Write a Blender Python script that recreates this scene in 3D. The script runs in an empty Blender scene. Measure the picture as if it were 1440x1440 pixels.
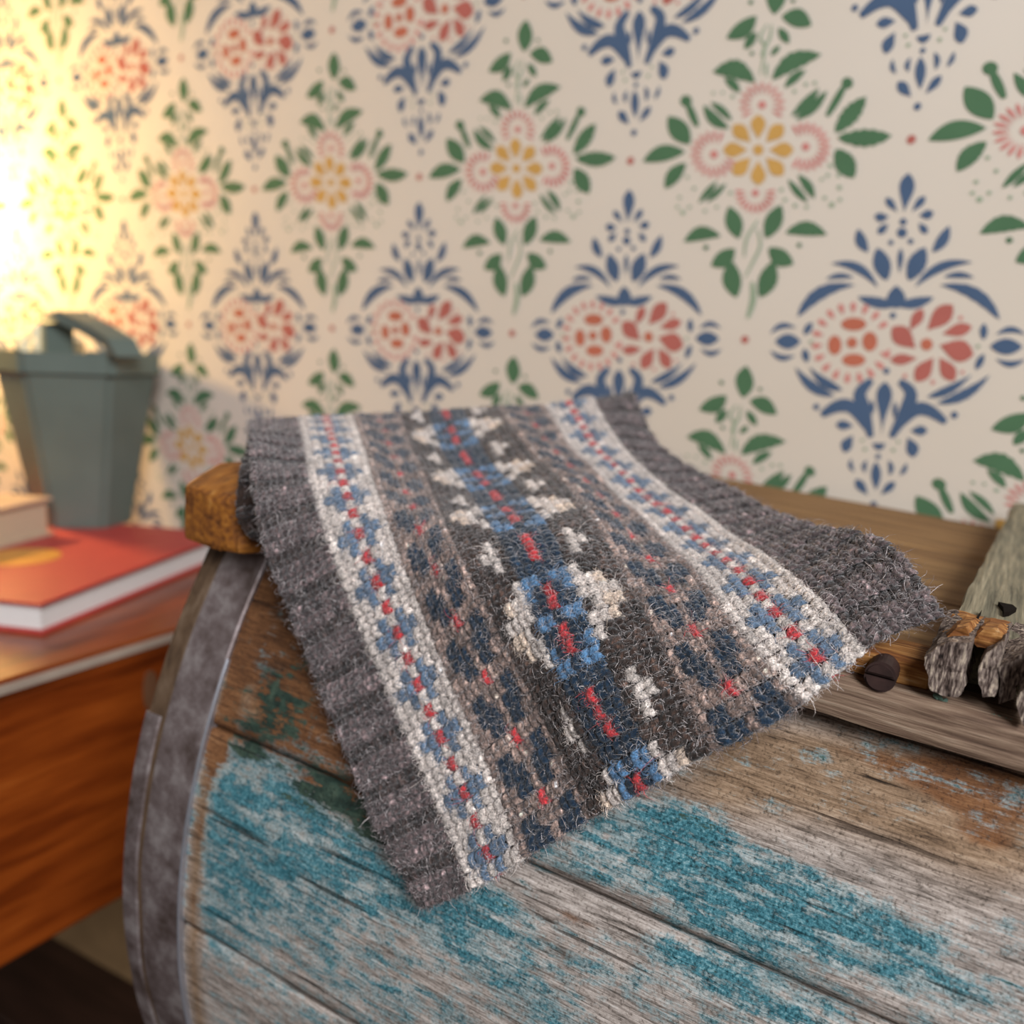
import bpy, bmesh, math, random
import numpy as np
from mathutils import Matrix, Vector, noise as mnoise

random.seed(7); rng = np.random.default_rng(7)
PI = math.pi
scene = bpy.context.scene
COL = scene.collection

# ------------------------------------------------------------------ camera
# Everything is measured from the lens, which sits HC above the floor.
# World: X along the wall to the right, Y into the wall, Z up.
F = 1258.0                      # focal length in pixels of the 1440 frame
HC = 0.735
D = 0.60                        # wall distance
R = np.array([[0.86495379, 0.12073265, -0.48711248],
              [0.50056397, -0.13806812, 0.85461857],
              [0.03592566, -0.98303653, -0.17985696]])
def ray(px, py):
    return R @ np.array([(px - 720) / F, (py - 720) / F, 1.0])
def proj(P):                    # lens-centred points (n,3) -> pixels
    c = np.asarray(P) @ R
    return c[..., 0] / c[..., 2] * F + 720, c[..., 1] / c[..., 2] * F + 720
cd = bpy.data.cameras.new('camera'); cam = bpy.data.objects.new('camera', cd); COL.objects.link(cam)
cx_, cy_, cz_ = R @ [1, 0, 0], R @ [0, -1, 0], R @ [0, 0, -1]
M = Matrix.Identity(4)
for i in range(3):
    M[i][0], M[i][1], M[i][2] = cx_[i], cy_[i], cz_[i]
M[2][3] = HC
cam.matrix_world = M
cd.sensor_width = 36; cd.sensor_fit = 'HORIZONTAL'; cd.lens = 36 * F / 1440
cd.clip_start = 0.01
cd.dof.use_dof = True; cd.dof.focus_distance = 0.266; cd.dof.aperture_fstop = 7.8
scene.camera = cam

# ------------------------------------------------------------------ light
def lin(h):
    h = h.lstrip('#'); v = [int(h[i:i+2], 16) / 255 for i in (0, 2, 4)]
    return tuple(c / 12.92 if c <= .04045 else ((c + .055) / 1.055) ** 2.4 for c in v) + (1.0,)
w = bpy.data.worlds.new('room_light'); scene.world = w; w.use_nodes = True
bg = w.node_tree.nodes['Background']; bg.inputs[0].default_value = (1.0, 0.93, 0.86, 1); bg.inputs[1].default_value = 0.20
def area(name, loc, target, sx, sy, power, col):
    l = bpy.data.lights.new(name, 'AREA'); l.shape = 'RECTANGLE'; l.size = sx; l.size_y = sy; l.energy = power; l.color = col
    o = bpy.data.objects.new(name, l); COL.objects.link(o); o.location = loc
    o.rotation_euler = (Vector(target) - Vector(loc)).to_track_quat('-Z', 'Y').to_euler(); return o
area('window_daylight', (1.30, -1.02, 1.88), (-0.20, 0.32, 0.6), 0.9, 1.1, 76, (0.90, 0.95, 1.0))
vs = scene.view_settings
vs.view_transform = 'Standard'; vs.look = 'None'; vs.gamma = 1; vs.use_curve_mapping = False; vs.exposure = 0.0

# ------------------------------------------------------------------ helpers
def new_mat(name, rough=.6, spec=.4):
    m = bpy.data.materials.new(name); m.use_nodes = True
    nt = m.node_tree; b = nt.nodes['Principled BSDF']
    b.inputs['Roughness'].default_value = rough
    b.inputs['Specular IOR Level'].default_value = spec
    return m, nt, b
def plain(name, hexcol, rough=.6, spec=.4, metal=0.0, var=.12, scale=40):
    m, nt, b = new_mat(name, rough, spec); b.inputs['Metallic'].default_value = metal
    tc = nt.nodes.new('ShaderNodeTexCoord'); n = nt.nodes.new('ShaderNodeTexNoise')
    n.inputs['Scale'].default_value = scale; n.inputs['Detail'].default_value = 5
    nt.links.new(tc.outputs['Object'], n.inputs['Vector'])
    r = nt.nodes.new('ShaderNodeValToRGB'); c = lin(hexcol)
    r.color_ramp.elements[0].position = .3; r.color_ramp.elements[1].position = .7
    r.color_ramp.elements[0].color = tuple(x * (1 - var) for x in c[:3]) + (1,)
    r.color_ramp.elements[1].color = tuple(min(1, x * (1 + var)) for x in c[:3]) + (1,)
    nt.links.new(n.outputs[0], r.inputs[0]); nt.links.new(r.outputs[0], b.inputs['Base Color'])
    return m
def wood(name, stops, rough=.7, spec=.3, axis=0, scale=60, stretch=14, bump=.4, fine=4):
    """weathered or polished timber with the grain along one axis"""
    m, nt, b = new_mat(name, rough, spec)
    N, L = nt.nodes.new, nt.links.new
    tc = N('ShaderNodeTexCoord'); mp = N('ShaderNodeMapping')
    s = [scale] * 3; s[axis] = scale / stretch; mp.inputs['Scale'].default_value = s
    L(tc.outputs['Object'], mp.inputs['Vector'])
    n1 = N('ShaderNodeTexNoise'); n1.inputs['Scale'].default_value = 1; n1.inputs['Detail'].default_value = 8; n1.inputs['Roughness'].default_value = .65
    L(mp.outputs[0], n1.inputs['Vector'])
    n2 = N('ShaderNodeTexNoise'); n2.inputs['Scale'].default_value = fine; n2.inputs['Detail'].default_value = 6
    L(mp.outputs[0], n2.inputs['Vector'])
    mx = N('ShaderNodeMix'); mx.inputs[0].default_value = .4
    L(n1.outputs[0], mx.inputs[2]); L(n2.outputs[0], mx.inputs[3])
    cr = N('ShaderNodeValToRGB'); e = cr.color_ramp.elements
    e[0].position, e[0].color = stops[0][0], lin(stops[0][1]); e[1].position, e[1].color = stops[-1][0], lin(stops[-1][1])
    for p, c in stops[1:-1]:
        q = e.new(p); q.color = lin(c)
    L(mx.outputs[0], cr.inputs[0]); L(cr.outputs[0], b.inputs['Base Color'])
    bp = N('ShaderNodeBump'); bp.inputs['Strength'].default_value = bump; bp.inputs['Distance'].default_value = .002
    L(mx.outputs[0], bp.inputs['Height']); L(bp.outputs[0], b.inputs['Normal'])
    return m
def link(name, me, mats=None, parent=None, smooth=False):
    o = bpy.data.objects.new(name, me); COL.objects.link(o)
    if mats is not None:
        for m in (mats if isinstance(mats, (list, tuple)) else [mats]): me.materials.append(m)
    if smooth: me.polygons.foreach_set('use_smooth', [True] * len(me.polygons))
    if parent is not None: o.parent = parent
    return o
def from_data(name, v, f, mats=None, parent=None, smooth=False):
    me = bpy.data.meshes.new(name); me.from_pydata([tuple(p) for p in v], [], f); me.update()
    return link(name, me, mats, parent, smooth)
def from_bm(name, bm, mats=None, parent=None, smooth=False):
    bmesh.ops.recalc_face_normals(bm, faces=bm.faces)
    me = bpy.data.meshes.new(name); bm.to_mesh(me); bm.free()
    return link(name, me, mats, parent, smooth)
def empty(name, loc=(0, 0, 0), label=None, cat=None, group=None):
    o = bpy.data.objects.new(name, None); COL.objects.link(o); o.location = loc; o.empty_display_size = .05
    tag(o, label, cat, group); return o
def tag(o, label=None, cat=None, group=None, kind=None):
    for k, v in (('label', label), ('category', cat), ('group', group), ('kind', kind)):
        if v: o[k] = v
    return o
def box_bm(x0, x1, y0, y1, z0, z1, bev=.002, seg=2, cuts=(0, 0, 0)):
    bm = bmesh.new(); bmesh.ops.create_cube(bm, size=1)
    for v in bm.verts:
        v.co = ((x0 + x1) / 2 + v.co.x * (x1 - x0), (y0 + y1) / 2 + v.co.y * (y1 - y0), (z0 + z1) / 2 + v.co.z * (z1 - z0))
    if bev: bmesh.ops.bevel(bm, geom=bm.edges[:], offset=bev, segments=seg, affect='EDGES', profile=.6)
    for ax, n in enumerate(cuts):
        lo, hi = ((x0, x1), (y0, y1), (z0, z1))[ax]
        for i in range(1, n):
            no = [0, 0, 0]; no[ax] = 1; co = [0, 0, 0]; co[ax] = lo + (hi - lo) * i / n
            bmesh.ops.bisect_plane(bm, geom=bm.verts[:] + bm.edges[:] + bm.faces[:], plane_co=co, plane_no=no)
    return bm
def rough_up(bm, amp, freq, seed=0):
    for v in bm.verts:
        p = v.co * freq + Vector((seed * 7.1, seed * 3.3, seed))
        v.co += Vector((mnoise.noise(p), mnoise.noise(p + Vector((31, 0, 0))), mnoise.noise(p + Vector((0, 57, 0))))) * amp
def prism_bm(outline, y0, y1, to3=None, taper=1.0):
    """outline of (x,z) extruded along y"""
    bm = bmesh.new(); n = len(outline)
    cx = sum(p[0] for p in outline) / n; cz = sum(p[1] for p in outline) / n
    A = [bm.verts.new((p[0], y0, p[1])) for p in outline]
    B = [bm.verts.new((cx + (p[0] - cx) * taper, y1, cz + (p[1] - cz) * taper)) for p in outline]
    bm.faces.new(A); bm.faces.new(B[::-1])
    for i in range(n): bm.faces.new((A[i], B[i], B[(i + 1) % n], A[(i + 1) % n]))
    return bm
def tube_bm(pts, rad, sides=8, bm=None):
    bm = bm or bmesh.new(); rings = []
    pts = [Vector(p) for p in pts]; n = len(pts)
    rad = rad if isinstance(rad, (list, tuple)) else [rad] * n
    up = Vector((.13, .2, .97))
    for i, p in enumerate(pts):
        t = (pts[min(i + 1, n - 1)] - pts[max(i - 1, 0)]).normalized()
        a = t.cross(up).normalized(); b = t.cross(a)
        rings.append([bm.verts.new(p + (a * math.cos(2 * PI * k / sides) + b * math.sin(2 * PI * k / sides)) * rad[i]) for k in range(sides)])
    for r0, r1 in zip(rings, rings[1:]):
        for k in range(sides): bm.faces.new((r0[k], r0[(k + 1) % sides], r1[(k + 1) % sides], r1[k]))
    bm.faces.new(rings[0][::-1]); bm.faces.new(rings[-1]); return bm
def lathe_bm(prof, sides=32):
    bm = bmesh.new(); rings = []
    for r, z in prof:
        rings.append([bm.verts.new((r * math.cos(2 * PI * k / sides), r * math.sin(2 * PI * k / sides), z)) for k in range(sides)])
    for r0, r1 in zip(rings, rings[1:]):
        for k in range(sides): bm.faces.new((r0[k], r0[(k + 1) % sides], r1[(k + 1) % sides], r1[k]))
    bm.faces.new(rings[0][::-1]); bm.faces.new(rings[-1]); return bm

# ------------------------------------------------------------------ the setting: wall, baseboard, floor
def wallpaper_mat():
    m, nt, b = new_mat('cream_wallpaper', .75, .25)
    N, L = nt.nodes.new, nt.links.new
    tc = N('ShaderNodeTexCoord'); n = N('ShaderNodeTexNoise'); n.inputs['Scale'].default_value = 3; n.inputs['Detail'].default_value = 4
    L(tc.outputs['Object'], n.inputs['Vector'])
    r = N('ShaderNodeValToRGB'); e = r.color_ramp.elements
    e[0].position, e[0].color = .3, lin('c9bbab'); e[1].position, e[1].color = .7, lin('d1c4b6')
    L(n.outputs[0], r.inputs[0]); L(r.outputs[0], b.inputs['Base Color'])
    n2 = N('ShaderNodeTexNoise'); n2.inputs['Scale'].default_value = 900; L(tc.outputs['Object'], n2.inputs['Vector'])
    bp = N('ShaderNodeBump'); bp.inputs['Strength'].default_value = .05; L(n2.outputs[0], bp.inputs['Height']); L(bp.outputs[0], b.inputs['Normal'])
    return m
wall = from_bm('wall_back', box_bm(-2.6, 1.4, D, D + .1, 0, 2.3, 0), wallpaper_mat())
tag(wall, 'cream wallpaper with green and blue stencilled floral medallions', kind='structure')
base = from_bm('baseboard_back', box_bm(-2.6, 1.4, D - .014, D, 0, .16, .003), plain('tan_painted_board', '9a7a56', .5))
tag(base, 'plain tan baseboard below the floral wallpaper', kind='structure')
floor = from_bm('floor', box_bm(-2.6, 1.4, -2.0, D, -.06, -.008, 0), plain('floor_base', '1d120c', .8))
tag(floor, 'dark brown floorboards', kind='structure')
fw = wood('dark_floorboard', [(.3, '22140c'), (.55, '38231a'), (.75, '4a3124')], .45, .4, axis=0, scale=40)
pl0 = None
for r_ in range(9):
    y1 = D - r_ * .125; x = -2.6
    for q in range(3):
        x1 = [-1.35, -.1, 1.4][q] + (r_ % 2) * .3 * (q < 2)
        from_bm('floorboard', box_bm(x + .001, x1 - .001, y1 - .1235, y1 - .0015, -.03, 0, .0015, 1), fw, floor); x = x1

# printed motifs, traced from one medallion of each kind
G_, B_, RD, PK, YL, ST, BK = range(7)
pmats = [plain('print_green', '4b6a4c', .8, .2, var=.06), plain('print_blue', '475973', .8, .2, var=.06), plain('print_red', 'a95f55', .8, .2, var=.06),
         plain('print_pink', 'c27a72', .8, .2, var=.06), plain('print_yellow', 'c0934f', .8, .2, var=.06), plain('print_stem', '8c9a80', .8, .2, var=.06),
         plain('print_orange_red', 'b3654e', .8, .2, var=.06)]
class Motif:
    def __init__(s, ox, oy, sc, cpx, cpy):
        s.o = (ox, oy, sc); s.c = s.w(cpx, cpy, True); s.polys = []
    def w(s, x, y, px=False):
        if not px: x, y = s.o[0] + x / s.o[2], s.o[1] + y / s.o[2]
        r = ray(x, y); t = D / r[1]; return np.array([r[0] * t, r[2] * t])
    def poly(s, pts, m):
        s.polys.append(([tuple(s.w(*p) - s.c) for p in pts], m))
    def leaf(s, x0, y0, x1, y1, wd, m=G_, bend=0, ser=0, fat=.5):
        n = 13; dx, dy = x1 - x0, y1 - y0; l = math.hypot(dx, dy); ux, uy = dx / l, dy / l; nx, ny = -uy, ux
        A, Bq = [], []
        for i in range(n):
            t = i / (n - 1); c = bend * 4 * t * (1 - t)
            h = wd / 2 * math.sin(PI * t ** (math.log(.5) / math.log(fat))) ** .8 if 0 < t < 1 else 0
            if ser and 2 < i < n - 1 and i % 2: h *= 1 - ser
            px_, py_ = x0 + dx * t + nx * c, y0 + dy * t + ny * c
            A.append((px_ + nx * h, py_ + ny * h)); Bq.append((px_ - nx * h, py_ - ny * h))
        s.poly(A + Bq[-2:0:-1], m)
    def dot(s, x, y, r, m=G_, ry=None):
        ry = ry or r; s.poly([(x + r * math.cos(k * PI / 6), y + ry * math.sin(k * PI / 6)) for k in range(12)], m)
    def stroke(s, pts, wd, m=ST):
        P = [Vector(p) for p in pts]
        # resample with a catmull curve
        Q = []
        for i in range(len(P) - 1):
            p0, p1, p2, p3 = P[max(i - 1, 0)], P[i], P[i + 1], P[min(i + 2, len(P) - 1)]
            for k in range(5):
                t = k / 5; Q.append(.5 * ((2 * p1) + (p2 - p0) * t + (2 * p0 - 5 * p1 + 4 * p2 - p3) * t * t + (3 * p1 - p0 - 3 * p2 + p3) * t ** 3))
        Q.append(P[-1]); A, Bq = [], []; n = len(Q)
        for i, q in enumerate(Q):
            d = (Q[min(i + 1, n - 1)] - Q[max(i - 1, 0)]).normalized(); h = wd / 2 * (.35 + .65 * math.sin(PI * (i + .5) / n))
            A.append((q.x - d.y * h, q.y + d.x * h)); Bq.append((q.x + d.y * h, q.y - d.x * h))
        s.poly(A + Bq[::-1], m)
    def rosette(s, cx, cy, r0, r1, n, wd, m, a0=0, a1=360, core=0):
        for k in range(n):
            a = math.radians(a0 + (a1 - a0) * (k + .5) / n)
            s.leaf(cx + r0 * math.cos(a), cy - r0 * math.sin(a), cx + r1 * math.cos(a), cy - r1 * math.sin(a), wd, m, fat=.62)
        if core: s.dot(cx, cy, core, m)
    def mesh(s, name):
        v, f, mi = [], [], []
        for k, (p, m) in enumerate(s.polys):
            b = len(v); off = -.0003 - .00001 * (k % 5)
            v += [(x, off, z) for x, z in p]; f.append(list(range(b, b + len(p)))); mi.append(m)
        me = bpy.data.meshes.new(name); me.from_pydata(v, [], f); me.update()
        me.polygons.foreach_set('material_index', mi)
        for m in pmats: me.materials.append(m)
        return me
g = Motif(890, 0, 3.1316, 1069.2, 212.4)
for a in [(622, 65, 642, -100, 88, 0, 0), (545, 70, 412, 170, 72, -12, 0), (655, 72, 788, 112, 84, -14, 0), (545, 140, 492, 218, 42, 0, 0), (643, 122, 688, 192, 42, 0, 0),
          (648, 200, 608, 246, 26, 0, 0), (540, 362, 350, 318, 92, 36, .16), (612, 352, 832, 240, 84, -30, .16), (472, 408, 404, 345, 40, 6, 0), (668, 388, 762, 308, 40, -6, 0),
          (436, 532, 342, 450, 36, 6, .15), (425, 566, 312, 462, 50, -16, 0), (698, 512, 822, 388, 44, 5, .12), (716, 528, 856, 398, 46, 12, .12),
          (252, 636, 156, 512, 88, 0, 0), (232, 668, 44, 712, 72, 16, 0), (234, 718, 142, 832, 66, 8, .1), (890, 585, 1028, 425, 84, 0, .2), (900, 606, 1142, 598, 86, 6, .2), (895, 656, 975, 785, 100, 0, .15),
          (372, 798, 290, 895, 30, 0, 0), (412, 808, 325, 892, 28, 0, 0), (684, 790, 772, 892, 36, 4, .15), (728, 770, 800, 876, 44, -8, .15),
          (468, 1052, 424, 908, 76, 0, 0), (585, 1050, 654, 902, 82, 0, .1), (388, 1040, 224, 1066, 66, 26, .1), (672, 1026, 856, 1034, 70, -24, .14),
          (450, 1095, 345, 1172, 74, -8, 0), (598, 1092, 708, 1164, 82, 8, .1), (432, 1148, 456, 1312, 88, 8, .1), (620, 1150, 560, 1312, 88, -6, .12)]:
    g.leaf(*a[:5], G_, a[5], a[6])
for a in [(520, 10, 11), (706, 4, 10), (525, 235, 10), (235, 445, 26), (945, 366, 26), (322, 1090, 12), (733, 1080, 11)]: g.dot(*a)
for a in [(355, 410, 7), (396, 408, 7), (440, 425, 9), (712, 402, 9), (762, 372, 9), (802, 366, 9), (870, 730, 10), (832, 790, 8), (858, 772, 9), (906, 772, 9), (910, 826, 11), (845, 872, 9), (876, 902, 13), (912, 880, 9),
          (715, 906, 10), (765, 912, 9), (670, 880, 9), (655, 836, 9), (240, 780, 8), (206, 870, 8), (270, 830, 8), (196, 912, 8), (220, 936, 11), (250, 912, 8), (370, 912, 8), (430, 850, 9), (318, 930, 8)]: g.dot(*a, ST)
g.stroke([(285, 558), (262, 505), (240, 452)], 34, G_); g.stroke([(855, 512), (898, 440), (936, 372)], 34, G_)
for a in [[(592, 105), (562, 165), (582, 215), (560, 330)], [(612, 108), (604, 165), (574, 225), (566, 250)], [(590, 278), (588, 338)], [(552, 968), (502, 1050), (490, 1132)], [(548, 1008), (562, 1080), (526, 1160), (494, 1222)]]: g.stroke(a, 13)
g.stroke([(526, 1240), (530, 1320), (505, 1402)], 28)
g.rosette(570, 462, 46, 104, 13, 15, PK, -40, 220, 18); g.rosette(358, 680, 48, 108, 15, 16, PK, 60, 345, 18)
g.rosette(762, 646, 50, 112, 15, 17, PK, -130, 130, 18); g.rosette(540, 850, 42, 92, 12, 14, PK, 165, 375, 16)
g.rosette(553, 660, 46, 156, 8, 66, YL, 22.5, 382.5, 24)
b = Motif(1060, 230, 2.879, 1250.0, 483.1)
for a in [(608, 200, 627, 38, 62, 0, 0, .66), (582, 198, 535, 138, 32, 0, 0, .65), (638, 198, 694, 132, 32, 0, 0, .65), (548, 215, 488, 214, 38, -4, 0, .6), (668, 210, 728, 198, 38, 4, 0, .6), (545, 243, 502, 284, 32, 0, 0, .6), (668, 240, 702, 284, 32, 0, 0, .6),
          (590, 445, 596, 342, 24, 0, 0, .6), (462, 360, 422, 264, 46, -8, 0, .5), (723, 360, 792, 252, 46, 8, 0, .5), (538, 474, 500, 340, 76, 0, .14, .5), (626, 474, 694, 338, 80, 0, .14, .5),
          (502, 502, 312, 405, 38, 34, 0, .5), (405, 462, 292, 468, 24, 10, 0, .5), (652, 502, 886, 400, 38, -34, 0, .5), (768, 460, 892, 462, 26, -10, 0, .5),
          (176, 622, 412, 492, 54, -40, .1, .45), (996, 632, 752, 492, 54, 40, .1, .45), (576, 588, 578, 494, 74, 0, 0, .45), (590, 572, 420, 540, 46, -8, .1, .5), (572, 572, 730, 542, 46, 8, .1, .5),
          (190, 720, 86, 720, 62, 0, 0, .5), (172, 666, 66, 690, 24, 22, 0, .5), (168, 776, 66, 756, 24, -20, 0, .5), (956, 740, 1088, 742, 66, 0, 0, .5), (980, 694, 1100, 694, 26, -22, 0, .5), (980, 790, 1100, 790, 26, 22, 0, .5),
          (236, 642, 204, 694, 30, 0, 0, .5), (216, 806, 204, 748, 30, 0, 0, .5), (930, 714, 932, 646, 32, 0, 0, .5), (898, 836, 932, 770, 30, 0, 0, .5),
          (168, 824, 328, 942, 44, 22, .1, .55), (224, 822, 360, 918, 40, 16, .1, .6), (956, 854, 738, 972, 44, -22, .1, .55), (884, 852, 700, 946, 38, -14, .1, .6),
          (517, 1104, 532, 882, 64, 0, 0, .75), (480, 1015, 478, 955, 20, 0, 0, .5), (570, 1034, 573, 962, 20, 0, 0, .5), (404, 1062, 332, 1056, 38, 0, 0, .6), (402, 1100, 366, 1170, 46, 6, 0, .6), (633, 1082, 704, 1080, 40, 0, 0, .6), (622, 1108, 648, 1190, 52, -6, 0, .6),
          (495, 1322, 495, 1206, 40, 0, 0, .55), (458, 1200, 452, 1252, 20, 8, 0, .5), (394, 1194, 406, 1248, 18, 8, 0, .5), (546, 1200, 550, 1264, 22, -8, 0, .5), (618, 1212, 592, 1262, 20, -5, 0, .5), (462, 1342, 412, 1278, 38, 0, 0, .62), (513, 1342, 572, 1288, 34, 0, 0, .62)]:
    b.leaf(*a[:5], B_, a[5], a[6], a[7])
for a in [(605, 236, 15), (600, 280, 21), (555, 320, 11), (635, 315, 12), (253, 985, 13), (812, 1018, 15), (503, 1186, 11), (485, 1380, 14), (563, 615, 13), (537, 840, 13)]: b.dot(*a, B_)
for a in [(440, 1120, 7), (450, 1156, 8), (585, 1126, 7), (565, 1160, 8), (232, 722, 8), (908, 740, 8)]: b.dot(*a, ST)
b.poly([(478, 1132), (532, 1132), (526, 1152), (508, 1162), (490, 1154)], B_)
for a in [[(474, 1108), (448, 1000), (430, 930), (478, 876)], [(466, 1080), (400, 990), (340, 982), (274, 1018)], [(556, 1108), (610, 1010), (636, 930), (590, 880)], [(566, 1082), (650, 1000), (710, 1000), (778, 1048)]]: b.stroke(a, 54, B_)
for a in [(405, 650, 52, 27), (328, 735, 28, 40), (470, 720, 31, 40), (405, 795, 48, 26), (398, 725, 22, 22)]: b.dot(a[0], a[1], a[2], BK, a[3])
b.rosette(398, 725, 118, 166, 17, 24, PK, 20, 350)
for a in [(702, 675, 806, 572, 78), (762, 690, 884, 660, 54), (752, 735, 890, 775, 92), (752, 785, 812, 880, 66), (728, 785, 655, 882, 68), (662, 788, 552, 796, 46), (655, 748, 560, 662, 82), (632, 676, 684, 588, 48)]: b.leaf(*a, RD, 0, .06, .6)
b.dot(700, 732, 25, BK)
for a in [(838, 625, 9), (845, 845, 8), (725, 885, 9), (612, 860, 9), (545, 760, 8)]: b.dot(*a, PK)
gm, bmh = g.mesh('green_floral_motif'), b.mesh('blue_floral_motif')
c0, c1 = g.w(1069.2, 212.4, True), g.w(728.4, 238.2, True); PX = c0[0] - c1[0]; PZ = 2 * (c0[1] - g.w(1047.6, 477.6, True)[1])
dm = from_bm('dot', lathe_bm([(.0026, -.0001), (.0026, .0001)], 12), pmats[RD]); dmesh = dm.data; bpy.data.objects.remove(dm)
def put(name, me, x, z, rot=False):
    o = bpy.data.objects.new(name, me); COL.objects.link(o); o.parent = wall; o.location = (x, D - (.0002 if rot else 0), z + HC)
    if rot: o.rotation_euler = (PI / 2, 0, 0)
for i in range(-10, 9):
    for j in range(-2, 6):
        x, z = c0[0] + i * PX, c0[1] + j * PZ
        if -.45 < z < 1.42 and x < 1.25:
            put('green_floral_motif', gm, x, z); put('red_print_dot', dmesh, x + PX / 2, z, True)
        if -.45 < z - PZ / 2 < 1.42 and x < 1.25:
            put('blue_floral_motif', bmh, x + PX / 2, z - PZ / 2); put('red_print_dot', dmesh, x, z - PZ / 2, True)

# ------------------------------------------------------------------ the chest: bow-fronted, painted staves, flat lid with battens
TH = math.asin(0.07696)
AX = np.array([math.cos(TH), 0, -math.sin(TH)]); NZ = np.array([math.sin(TH), 0, math.cos(TH)])
B0 = np.array([0.08, 0.42, -0.74])          # foot of the chest in its own leaning frame
def to_world(p):                              # chest frame (measured from the lens) -> lens-centred
    p = np.asarray(p, float); return p[..., :1] * AX + p[..., 1:2] * np.array([0, 1, 0]) + p[..., 2:3] * NZ
def px2loc(px, py, y):                        # pixel on the plane y -> chest (x, z)
    r = ray(px, py); P = r * (y / r[1]); return float(P @ AX), float(P @ NZ)
bw = to_world(B0)
chest = empty('wooden_chest', (bw[0], bw[1], bw[2] + HC), 'weathered bow-fronted wooden chest with worn teal paint and battened lid against the wall', 'chest')
chest.rotation_euler = (0, TH, 0)
def cpart(name, bm, mats, parent=None, smooth=False):
    bmesh.ops.translate(bm, verts=bm.verts, vec=tuple(-B0))
    return from_bm(name, bm, mats, parent or chest, smooth)
YC, ZC, RB = .496, -.255, .27
XL, XR = -.284, .46

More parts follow.
